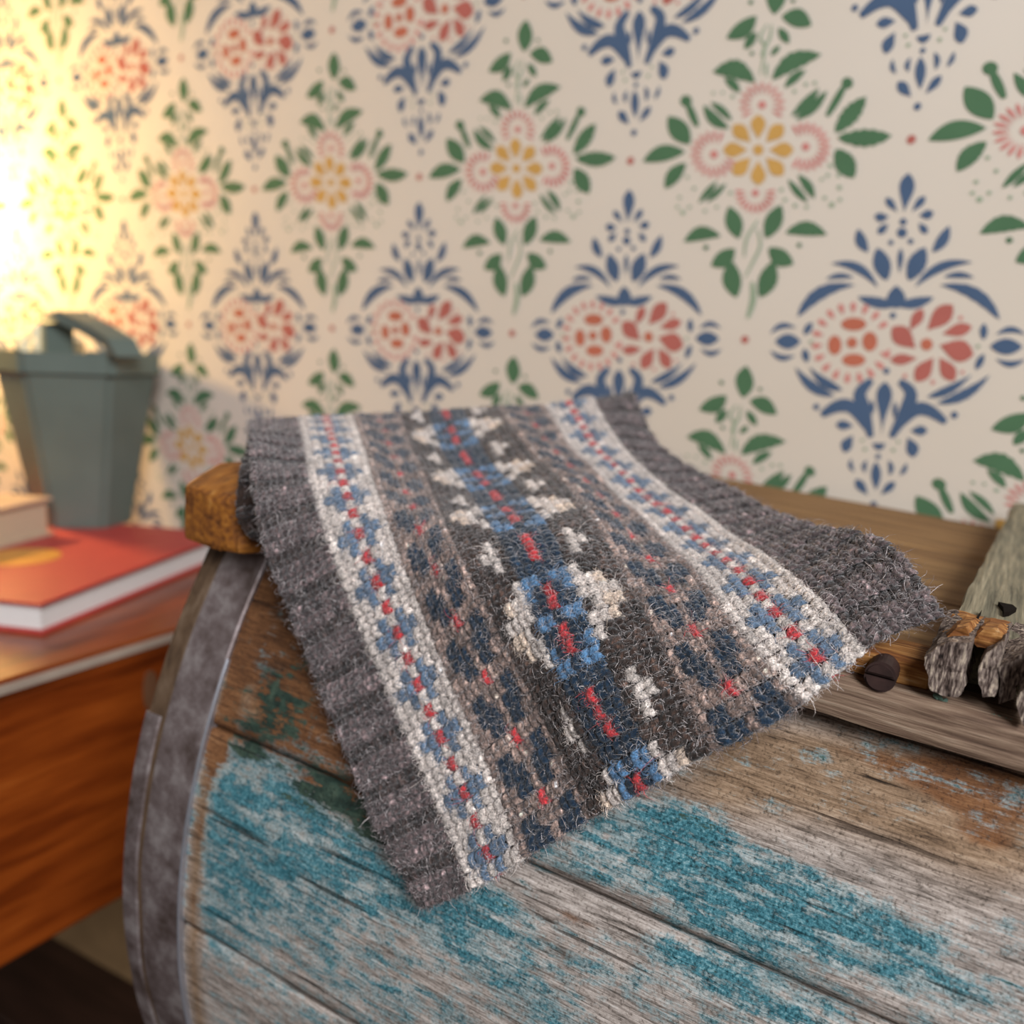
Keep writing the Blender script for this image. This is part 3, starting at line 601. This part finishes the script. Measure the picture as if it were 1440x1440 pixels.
def band(pts, wd, th, name, mat, par):
    bm = bmesh.new(); rows = []
    for i, p in enumerate(pts):
        p = Vector(p); d = (Vector(pts[min(i + 1, len(pts) - 1)]) - Vector(pts[max(i - 1, 0)])).normalized(); s = Vector((.25, .97, 0)); u = d.cross(s).normalized()
        rows.append([bm.verts.new(p + s * a + u * c) for a, c in ((-wd, -th), (wd, -th), (wd, th), (-wd, th))])
    for r0, r1 in zip(rows, rows[1:]):
        for k in range(4): bm.faces.new((r0[k], r0[(k + 1) % 4], r1[(k + 1) % 4], r1[k]))
    bm.faces.new(rows[0][::-1]); bm.faces.new(rows[-1]); return from_bm(name, bm, mat, par)
band(P, .012, .005, 'lifting_handle', potm, pot)
cl = empty('crumpled_paper', pot.location + Vector((-.030, -.005, H_ - .022)), 'pale cream crumpled paper sticking out of the grey planter', 'paper')
bm = bmesh.new(); bmesh.ops.create_icosphere(bm, subdivisions=4, radius=.026)
for v in bm.verts: v.co *= 1 + .35 * mnoise.noise(v.co * 60) + .2 * mnoise.noise(v.co * 130); v.co.z = v.co.z * .75 + .026
from_bm('paper_ball', bm, plain('cream_paper', 'e3d8b8', .8, .2), cl)

# table lamp standing at the far end of the cabinet
LX, LY, LZ = -1.06, .46, .125
lamp = empty('table_lamp', L2W(LX, LY, CT), 'small table lamp with a warm glowing globe bulb on the cabinet', 'lamp')
br = plain('aged_brass', '8a6a3a', .35, .5, .8)
from_bm('lamp_base', lathe_bm([(.0001, 0), (.06, 0), (.06, .008), (.02, .018), (.0001, .018)], 32), br, lamp, True)
from_bm('lamp_stem', lathe_bm([(.007, .016), (.007, LZ - CT - .045), (.016, LZ - CT - .043), (.016, LZ - CT - .030), (.0001, LZ - CT - .03)], 16), br, lamp, True)
bm = bmesh.new(); bmesh.ops.create_uvsphere(bm, u_segments=24, v_segments=16, radius=.034); bmesh.ops.translate(bm, verts=bm.verts, vec=(0, 0, LZ - CT))
bulb, bnt, bb = new_mat('warm_glowing_glass', .3, .4); bb.inputs['Base Color'].default_value = lin('ffe0b0')
bb.inputs['Emission Color'].default_value = (1.0, .64, .22, 1); bb.inputs['Emission Strength'].default_value = 290
from_bm('bulb', bm, bulb, lamp, True)

# ------------------------------------------------------------------ the knitted cowl
# upper layer of the flattened tube: 9 lines along the bands x 11 stations from the back fold to the front fold (tenths of a millimetre from the lens)
CTRL = np.array([[(-3237,3098,-388),(-3036,2906,-385),(-2835,2714,-387),(-2638,2526,-417),(-2469,2371,-554),(-2348,2324,-795),(-2236,2341,-1047),(-2101,2341,-1284),(-1938,2311,-1497),(-1757,2256,-1683),(-1562,2223,-1855)],
 [(-3137,3321,-378),(-2944,3127,-395),(-2752,2935,-416),(-2560,2749,-452),(-2373,2577,-533),(-2195,2458,-690),(-2049,2418,-913),(-1906,2407,-1142),(-1744,2369,-1350),(-1560,2310,-1538),(-1383,2247,-1735)],
 [(-2992,3564,-369),(-2808,3368,-393),(-2622,3177,-430),(-2435,2989,-476),(-2247,2805,-533),(-2055,2629,-609),(-1870,2502,-761),(-1718,2454,-967),(-1557,2407,-1176),(-1379,2349,-1377),(-1208,2267,-1580)],
 [(-2886,3811,-362),(-2696,3617,-421),(-2509,3422,-477),(-2322,3233,-539),(-2137,3045,-596),(-1958,2852,-632),(-1783,2646,-643),(-1578,2491,-755),(-1380,2436,-966),(-1192,2386,-1186),(-1003,2334,-1402)],
 [(-2730,4015,-345),(-2550,3816,-414),(-2369,3618,-483),(-2170,3430,-544),(-1973,3236,-583),(-1785,3030,-610),(-1600,2815,-628),(-1406,2611,-682),(-1217,2448,-819),(-1036,2349,-1027),(-835,2295,-1249)],
 [(-2512,4209,-320),(-2342,4002,-356),(-2160,3803,-410),(-1971,3610,-469),(-1773,3415,-513),(-1580,3210,-548),(-1393,2997,-597),(-1208,2783,-651),(-1025,2584,-740),(-837,2433,-892),(-654,2318,-1092)],
 [(-2328,4398,-304),(-2149,4198,-389),(-1972,3998,-470),(-1775,3805,-530),(-1580,3609,-582),(-1387,3406,-621),(-1197,3198,-652),(-1017,2983,-690),(-840,2764,-732),(-666,2542,-796),(-440,2427,-931)],
 [(-2108,4569,-257),(-1942,4378,-368),(-1766,4186,-462),(-1580,3993,-540),(-1385,3797,-588),(-1190,3597,-614),(-1004,3390,-636),(-829,3173,-652),(-662,2954,-669),(-494,2744,-703),(-319,2570,-793)],
 [(-1928,4723,-211),(-1776,4550,-378),(-1597,4362,-486),(-1399,4167,-516),(-1203,3968,-545),(-1008,3769,-578),(-825,3560,-614),(-654,3339,-601),(-493,3112,-553),(-306,2900,-555),(-138,2719,-700)]]) / 10000.0
NR, NS = 63, 108                         # rounds from cuff to cuff, stitches round the tube
KN = np.array([0, 8, 15, 24, 31.5, 39, 48, 55, 63]) / 63.0
def spline_matrix(x, xq):
    """natural cubic spline as a matrix acting on the knot values"""
    n = len(x); h = np.diff(x); A = np.zeros((n, n)); Bm = np.zeros((n, n)); A[0, 0] = A[-1, -1] = 1
    for i in range(1, n - 1):
        A[i, i - 1], A[i, i], A[i, i + 1] = h[i - 1], 2 * (h[i - 1] + h[i]), h[i]
        Bm[i, i - 1] += 6 / h[i - 1]; Bm[i, i] -= 6 / h[i - 1] + 6 / h[i]; Bm[i, i + 1] += 6 / h[i]
    Mm = np.linalg.solve(A, Bm); xq = np.asarray(xq, float); k = np.clip(np.searchsorted(x, xq) - 1, 0, n - 2)
    out = np.zeros((len(xq), n)); I = np.eye(n); hk = h[k]
    a_ = (x[k + 1] - xq) / hk; b_ = (xq - x[k]) / hk
    for r in range(len(xq)):
        out[r] = a_[r] * I[k[r]] + b_[r] * I[k[r] + 1] + ((a_[r] ** 3 - a_[r]) * Mm[k[r]] + (b_[r] ** 3 - b_[r]) * Mm[k[r] + 1]) * hk[r] ** 2 / 6
    return out
TV = np.linspace(0, 1, CTRL.shape[1])
# room below the upper layer down to the chest
yy = CTRL[..., 1]; zz = CTRL @ NZ
def quadrant(y0, z0):
    qy, qz = y0 - yy, zz - z0; return np.where((qy > 0) & (qz > 0), np.hypot(qy, qz), np.maximum(qy, qz))
xx = CTRL @ AX; rbar = np.hypot(yy - YC, zz - ZC) - RB; clr = quadrant(.2605, -.0917); clr = np.where(zz > -.10, clr, np.minimum(clr, rbar))
clr = np.where((xx < -.245) & (xx > -.305), np.minimum(clr, quadrant(.2485, -.0775)), clr)
THK = np.clip(clr - .003, .0055, .024)
# dense sheet, upper layer, then the tube around it
GS, GT = 253, 241
sg = np.linspace(-.012, 1.012, GS); tg = np.linspace(0, 1, GT)
Ms = spline_matrix(KN, np.clip(sg, 0, 1)); Mt = spline_matrix(TV, tg)
TOP = np.einsum('ak,bj,kjc->abc', Ms, Mt, CTRL); TH_ = np.clip(np.einsum('ak,bj,kj->ab', Ms, Mt, THK), .005, .025)
ds = np.gradient(TOP, axis=0); dt = np.gradient(TOP, axis=1)
for idx in (0, -1):
    pass
NRM = np.cross(dt, ds); 
# extend the sheet a little past the cuffs along the surface
i0 = np.argmax(sg >= 0.004); i1 = GS - 1 - np.argmax(sg[::-1] <= .996)
sgn = np.sign(np.median(NRM[..., 2])); NRM *= sgn; NRM /= np.linalg.norm(NRM, axis=-1, keepdims=True) + 1e-12
NRM[:i0 + 1] = NRM[i0 + 1]; NRM[i1:] = NRM[i1 - 1]
prof = np.sqrt(np.clip(np.sin(PI * tg), 0, 1)) [None, :]
BOT = TOP - NRM * (TH_ * prof)[..., None]
# soft unevenness of the wool
for a_ in range(0, GS):
    pass
bump = np.zeros((GS, GT))
for kx, ky, ph, am in ((3, 2, .3, .0011), (5, 4, 1.7, .0008), (9, 3, 2.2, .0006), (4, 9, .9, .0006)):
    bump += am * np.sin(kx * PI * sg[:, None] + ph) * np.sin(ky * PI * tg[None, :] + 2 * ph)
TOP = TOP + NRM * (bump * np.sin(PI * tg)[None, :])[..., None]
TUBE = np.concatenate([TOP, BOT[:, ::-1][:, 1:-1]], axis=1)     # closed in t
NT_ = TUBE.shape[1]
d_t = (np.roll(TUBE, -1, 1) - np.roll(TUBE, 1, 1)); d_s = np.gradient(TUBE, axis=0)
d_s[:i0 + 1] = d_s[i0 + 1]; d_s[i1:] = d_s[i1 - 1]
TN = np.cross(d_t, d_s) * sgn; TN /= np.linalg.norm(TN, axis=-1, keepdims=True) + 1e-12
for _ in range(3): TN = (TN + np.roll(TN, 1, 1) + np.roll(TN, -1, 1)); TN /= np.linalg.norm(TN, axis=-1, keepdims=True)
def sample(A, s, t):
    """bilinear lookup: s in 0..1 over the rounds, t in 0..1 round the tube (wraps)"""
    fi = np.clip((s - sg[0]) / (sg[-1] - sg[0]) * (GS - 1), 0, GS - 1.001); fj = (t % 1.0) * NT_
    i = fi.astype(int); j = fj.astype(int); u = (fi - i)[..., None]; v = (fj - j)[..., None]; j1 = (j + 1) % NT_; j = j % NT_
    return A[i, j] * (1 - u) * (1 - v) + A[i + 1, j] * u * (1 - v) + A[i, j1] * (1 - u) * v + A[i + 1, j1] * u * v
# equal arc length round the tube so that stitches keep their width
# yarns
YARN = {'w': 'c0b4ab', 'b': '55687d', 'r': 'ad3034', 'h': '756259', 'n': '132536', 'l': '4a6c8c', 'k': '30231d', 'c': '2b211e', 'C': '4a3e3d', 's': 'c7b29f'}
def chart(r, c):
    if r < 8 or r >= 55: return 'C' if c % 3 else 'c'
    if r >= 32: r = 62 - r; mir = True
    else: mir = False
    if r < 15:
        q = r - 8; m = c % 4
        if m == 0: return 'wbbrbbw'[q]
        if m in (1, 3): return 'wwbwbww'[q]
        return 'wwwrwww'[q]
    if r < 24:
        q = r - 15; m = (c + 1) % 4
        return ('hhhhrhhhh', 'hnnhhhnnh', 'hnnnhnnnh', 'hhnnhnnhh')[m][q]
    q = r - 24; m = (c + (0 if not mir else 0)) % 12       # q 0..7, 7 is the middle round
    return ('kkkwknnr', 'kkwwknnr', 'kkkwknnr', 'kkkkknnn', 'kkkkwlln', 'kkswwlnr', 'kwwwwnnr', 'ksswklln', 'kkswwnnr', 'kkkkwlnr', 'kkkkklln', 'kkkkknnn')[m][q]
# one stitch: two plump legs meeting in a V (x along the round, y across rounds, z outward)
def leg_template(sgnx):
    n, sd = 6, 6; v = []; f = []
    for i in range(n):
        t = i / (n - 1); y = -.62 + 1.36 * t; x = sgnx * (.13 + .22 * t - .02 * math.sin(PI * t)); z = -.16 + .34 * math.sin(PI * (t * .9 + .05)) - .14 * t
        r = .275 * (math.sin(PI * (t * .84 + .08)) ** .6)
        for k in range(sd):
            a_ = 2 * PI * k / sd; v.append((x + r * math.cos(a_), y, z + r * 1.05 * math.sin(a_)))
    for i in range(n - 1):
        for k in range(sd): f.append((i * sd + k, i * sd + (k + 1) % sd, (i + 1) * sd + (k + 1) % sd, (i + 1) * sd + k))
    f.append(tuple(range(sd))[::-1]); f.append(tuple((n - 1) * sd + k for k in range(sd)))
    return np.array(v), f
VL, FL = leg_template(-1); VR, FR = leg_template(1)
VT = np.concatenate([VL, VR]); FT4 = [f for f in FL[:-2]] + [tuple(i + len(VL) for i in f) for f in FR[:-2]]
FT4 = np.array(FT4); CAPS = [FL[-2], FL[-1]] + [tuple(i + len(VL) for i in f) for f in FR[-2:]]; CAPS = np.array(CAPS)
nv = len(VT)
def yarn_mat(name):
    m, nt, b = new_mat(name, .95, .1)
    N, L = nt.nodes.new, nt.links.new
    at = N('ShaderNodeAttribute'); at.attribute_name = 'yarn'
    tc = N('ShaderNodeTexCoord'); n = N('ShaderNodeTexNoise'); n.inputs['Scale'].default_value = 1600; n.inputs['Detail'].default_value = 4; n.inputs['Roughness'].default_value = .7
    L(tc.outputs['Object'], n.inputs['Vector'])
    r = N('ShaderNodeValToRGB'); e = r.color_ramp.elements; e[0].position, e[0].color = .34, (.3, .3, .3, 1); e[1].position, e[1].color = .68, (1.85, 1.8, 1.8, 1)
    L(n.outputs[0], r.inputs[0])
    mx = N('ShaderNodeMix'); mx.data_type = 'RGBA'; mx.blend_type = 'MULTIPLY'; mx.inputs[0].default_value = 1; L(at.outputs['Color'], mx.inputs[6]); L(r.outputs[0], mx.inputs[7])
    L(mx.outputs[2], b.inputs['Base Color'])
    b.inputs['Sheen Weight'].default_value = .35; b.inputs['Sheen Roughness'].default_value = .5
    bp = N('ShaderNodeBump'); bp.inputs['Strength'].default_value = .8; bp.inputs['Distance'].default_value = .0006; L(n.outputs[0], bp.inputs['Height']); L(bp.outputs[0], b.inputs['Normal'])
    return m
YM = yarn_mat('marled_wool'); 
cow0 = np.array([-.16, .33, -.095])
cowl = empty('knitted_cowl', L2W(*cow0), 'stranded colourwork wool cowl in brown, cream, navy and red draped over the chest', 'cowl')
def add_color(me, cols, dom='POINT'):
    at = me.color_attributes.new('yarn', 'FLOAT_COLOR', dom); at.data.foreach_set('color', np.concatenate([cols, np.ones((len(cols), 1))], 1).astype(np.float32).ravel())
def big_mesh(name, v, quads, hexes, cols, parent, mat, smooth=True):
    me = bpy.data.meshes.new(name); nq, nh = len(quads), len(hexes); sz = hexes.shape[1] if nh else 0
    me.vertices.add(len(v)); me.vertices.foreach_set('co', v.astype(np.float32).ravel())
    me.loops.add(nq * 4 + nh * sz); me.loops.foreach_set('vertex_index', np.concatenate([quads.ravel(), hexes.ravel()]).astype(np.int32) if nh else quads.astype(np.int32).ravel())
    me.polygons.add(nq + nh); st = np.concatenate([np.arange(nq) * 4, nq * 4 + np.arange(nh) * sz]).astype(np.int32)
    me.polygons.foreach_set('loop_start', st); me.update(calc_edges=True); me.validate()
    add_color(me, cols); return link(name, me, mat, parent, smooth)
LINC = {k: np.array(lin(h)[:3]) for k, h in YARN.items()}
bands = [('ribbed_cuff', 0, 8), ('cream_flower_band', 8, 15), ('heather_band', 15, 24), ('centre_band', 24, 39), ('heather_band', 39, 48), ('cream_flower_band', 48, 55), ('ribbed_cuff', 55, 63)]
hair_root, hair_col, hair_n, hair_ts = [], [], [], []
ST_W = .26 / 60; RO_H = .205 / 63
for name, r0, r1 in bands:
    rr, cc = np.meshgrid(np.arange(r0, r1), np.arange(NS), indexing='ij'); rr = rr.ravel(); cc = cc.ravel(); n = len(rr)
    s = (rr + .5) / NR; t = (cc + .5) / NS
    jit = rng.normal(0, 1, (n, 4))
    C = sample(TUBE, s, t); Nn = sample(TN, s, t); Nn /= np.linalg.norm(Nn, axis=1, keepdims=True)
    T = sample(TUBE, s, t + .35 / NS) - sample(TUBE, s, t - .35 / NS); wT = np.linalg.norm(T, axis=1, keepdims=True); T /= wT
    U = sample(TUBE, s + .5 / NR, t) - sample(TUBE, s - .5 / NR, t); wU = np.linalg.norm(U, axis=1, keepdims=True); U /= wU + 1e-9
    wT = np.clip(wT / .7, .0015, .0052); wU = np.clip(wU, RO_H * .75, RO_H * 1.2)
    cuff = name == 'ribbed_cuff'
    purl = cuff & (cc % 3 == 0) if cuff else np.zeros(n, bool)
    lift = np.where(purl, -.0011, .0003 if cuff else 0) + jit[:, 0] * .00012
    vt = np.repeat(VT[None], n, 0) * (1 + .05 * jit[:, 1:2, None])
    if cuff:
        vt[purl, :, 0] *= 1.25
        edge = (rr == 0) | (rr == NR - 1); lift = lift - np.where(edge, .0004, 0)
    vt = vt + rng.normal(0, .022, vt.shape)
    v = C[:, None] + vt[..., 0:1] * (T * wT)[:, None] + vt[..., 1:2] * (U * wU)[:, None] + (vt[..., 2:3] * .0036 + lift[:, None, None]) * Nn[:, None]
    keys = [chart(a_, c_) for a_, c_ in zip(rr, cc)]
    base_c = np.array([LINC[k] for k in keys])
    heath = np.array([k in 'hcCk' for k in keys])
    val = np.exp(rng.normal(0, 1, (n, 1)) * np.where(heath, .30, .13)[:, None])
    col = base_c * val
    legv = np.exp(rng.normal(0, 1, (n, nv, 1)) * np.where(heath, .7, .24)[:, None, None])
    colv = np.clip(col[:, None] * legv, 0, 1)
    off = (np.arange(n) * nv)[:, None, None]
    q = (FT4[None] + off).reshape(-1, 4); hx = (CAPS[None] + off).reshape(-1, 6)
    o = big_mesh(name, v.reshape(-1, 3) - cow0, q, hx, colv.reshape(-1, 3), cowl, YM)
    tag(o, {'ribbed_cuff': 'ribbed grey-brown cuff', 'cream_flower_band': 'cream band with blue flowers and red dots', 'heather_band': 'heather band with navy crosses and red dots', 'centre_band': 'dark brown centre band with navy stripe and cream leaves'}[name], kind='stuff')
    hair_root.append(C + Nn * (.0006 + lift[:, None])); hair_col.append(col); hair_n.append(Nn); hair_ts.append(np.stack([T * wT, U * wU], 1))
# backing behind the stitches: floats and inner loops of the same wool, so nothing shows through
SB = 64; ss = np.linspace(0, 1, SB); tt = np.arange(240) / 240
S2, T2 = np.meshgrid(ss, tt, indexing='ij'); V_ = sample(TUBE, S2.ravel(), T2.ravel()) - sample(TN, S2.ravel(), T2.ravel()) * .0011
qs = np.array([(i * 240 + j, i * 240 + (j + 1) % 240, (i + 1) * 240 + (j + 1) % 240, (i + 1) * 240 + j) for i in range(SB - 1) for j in range(240)])
big_mesh('inner_floats', V_ - cow0, qs, np.zeros((0, 6), int), np.clip(LINC['k'] * np.exp(rng.normal(0, .4, (len(V_), 1))), 0, 1), cowl, YM)
# wool fuzz: fine curling fibres lifting off the stitches
HR, HC_, HN, HT = map(np.concatenate, (hair_root, hair_col, hair_n, hair_ts))
vis_t = np.concatenate([np.tile(np.arange(NS), r1 - r0) for _, r0, r1 in bands])
wgt = np.where((vis_t < .56 * NS) | (vis_t > .95 * NS), 1.0, .12); wgt /= wgt.sum()
def fuzz(name, count, lmin, lmax, rad, lift, curl, light):
    ix = rng.choice(len(HR), count, p=wgt); seg = 6
    p = HR[ix] + HT[ix, 0] * rng.uniform(-.5, .5, (count, 1)) + HT[ix, 1] * rng.uniform(-.5, .5, (count, 1))
    ln = rng.uniform(lmin, lmax, (count, 1)); n_ = HN[ix]
    tx = HT[ix, 0] / np.linalg.norm(HT[ix, 0], axis=1, keepdims=True); ux = HT[ix, 1] / np.linalg.norm(HT[ix, 1], axis=1, keepdims=True)
    a_ = rng.uniform(0, 2 * PI, (count, 1)); k_ = rng.normal(0, curl, (count, 1)); el = rng.uniform(.1, lift, (count, 1))
    pts = [p]
    for i in range(seg - 1):
        d = tx * np.cos(a_) + ux * np.sin(a_) + n_ * el
        d /= np.linalg.norm(d, axis=1, keepdims=True); pts.append(pts[-1] + d * ln / (seg - 1)); a_ = a_ + k_ + rng.normal(0, .3, (count, 1)); el = el - rng.uniform(.1, .75, (count, 1)) * lift
        el = np.maximum(el, -.25)
    pts = np.stack(pts, 1)
    side = np.cross(pts[:, 1] - pts[:, 0], n_); side /= np.linalg.norm(side, axis=1, keepdims=True) + 1e-12
    rads = np.array([1, 1, 1, .9, .75, .4]) * rad
    tw = rng.uniform(-.8, .8, (count, 1)); side = side * np.cos(tw) + n_ * np.sin(tw)       # flat, slightly twisted fibres
    v = np.stack([pts - side[:, None] * rads[None, :, None], pts + side[:, None] * rads[None, :, None]], 2)
    loc = np.array([(i * 2, i * 2 + 1, i * 2 + 3, i * 2 + 2) for i in range(seg - 1)])
    q = (loc[None] + (np.arange(count) * seg * 2)[:, None, None]).reshape(-1, 4)
    base = HC_[ix]; lt = np.where(rng.random((count, 1)) < .35, rng.uniform(.2, 1.0, (count, 1)) * light, rng.uniform(0, .12, (count, 1))); col = np.clip(base * 1.3 * (1 - lt) + np.array([.66, .59, .57]) * lt, 0, 1)
    cols = np.repeat(col, seg * 2, 0)
    return big_mesh(name, v.reshape(-1, 3) - cow0, q, np.zeros((0, 6), int), cols, cowl, YM)
fz = fuzz('wool_fuzz', 145000, .0022, .0062, .000064, .8, .8, .85); tag(fz, 'halo of fine curling wool fibres', kind='stuff')
fz2 = fuzz('stray_fibres', 2200, .006, .014, .00005, 1.3, .6, .9); tag(fz2, 'pale stray fibres standing off the wool', kind='stuff')
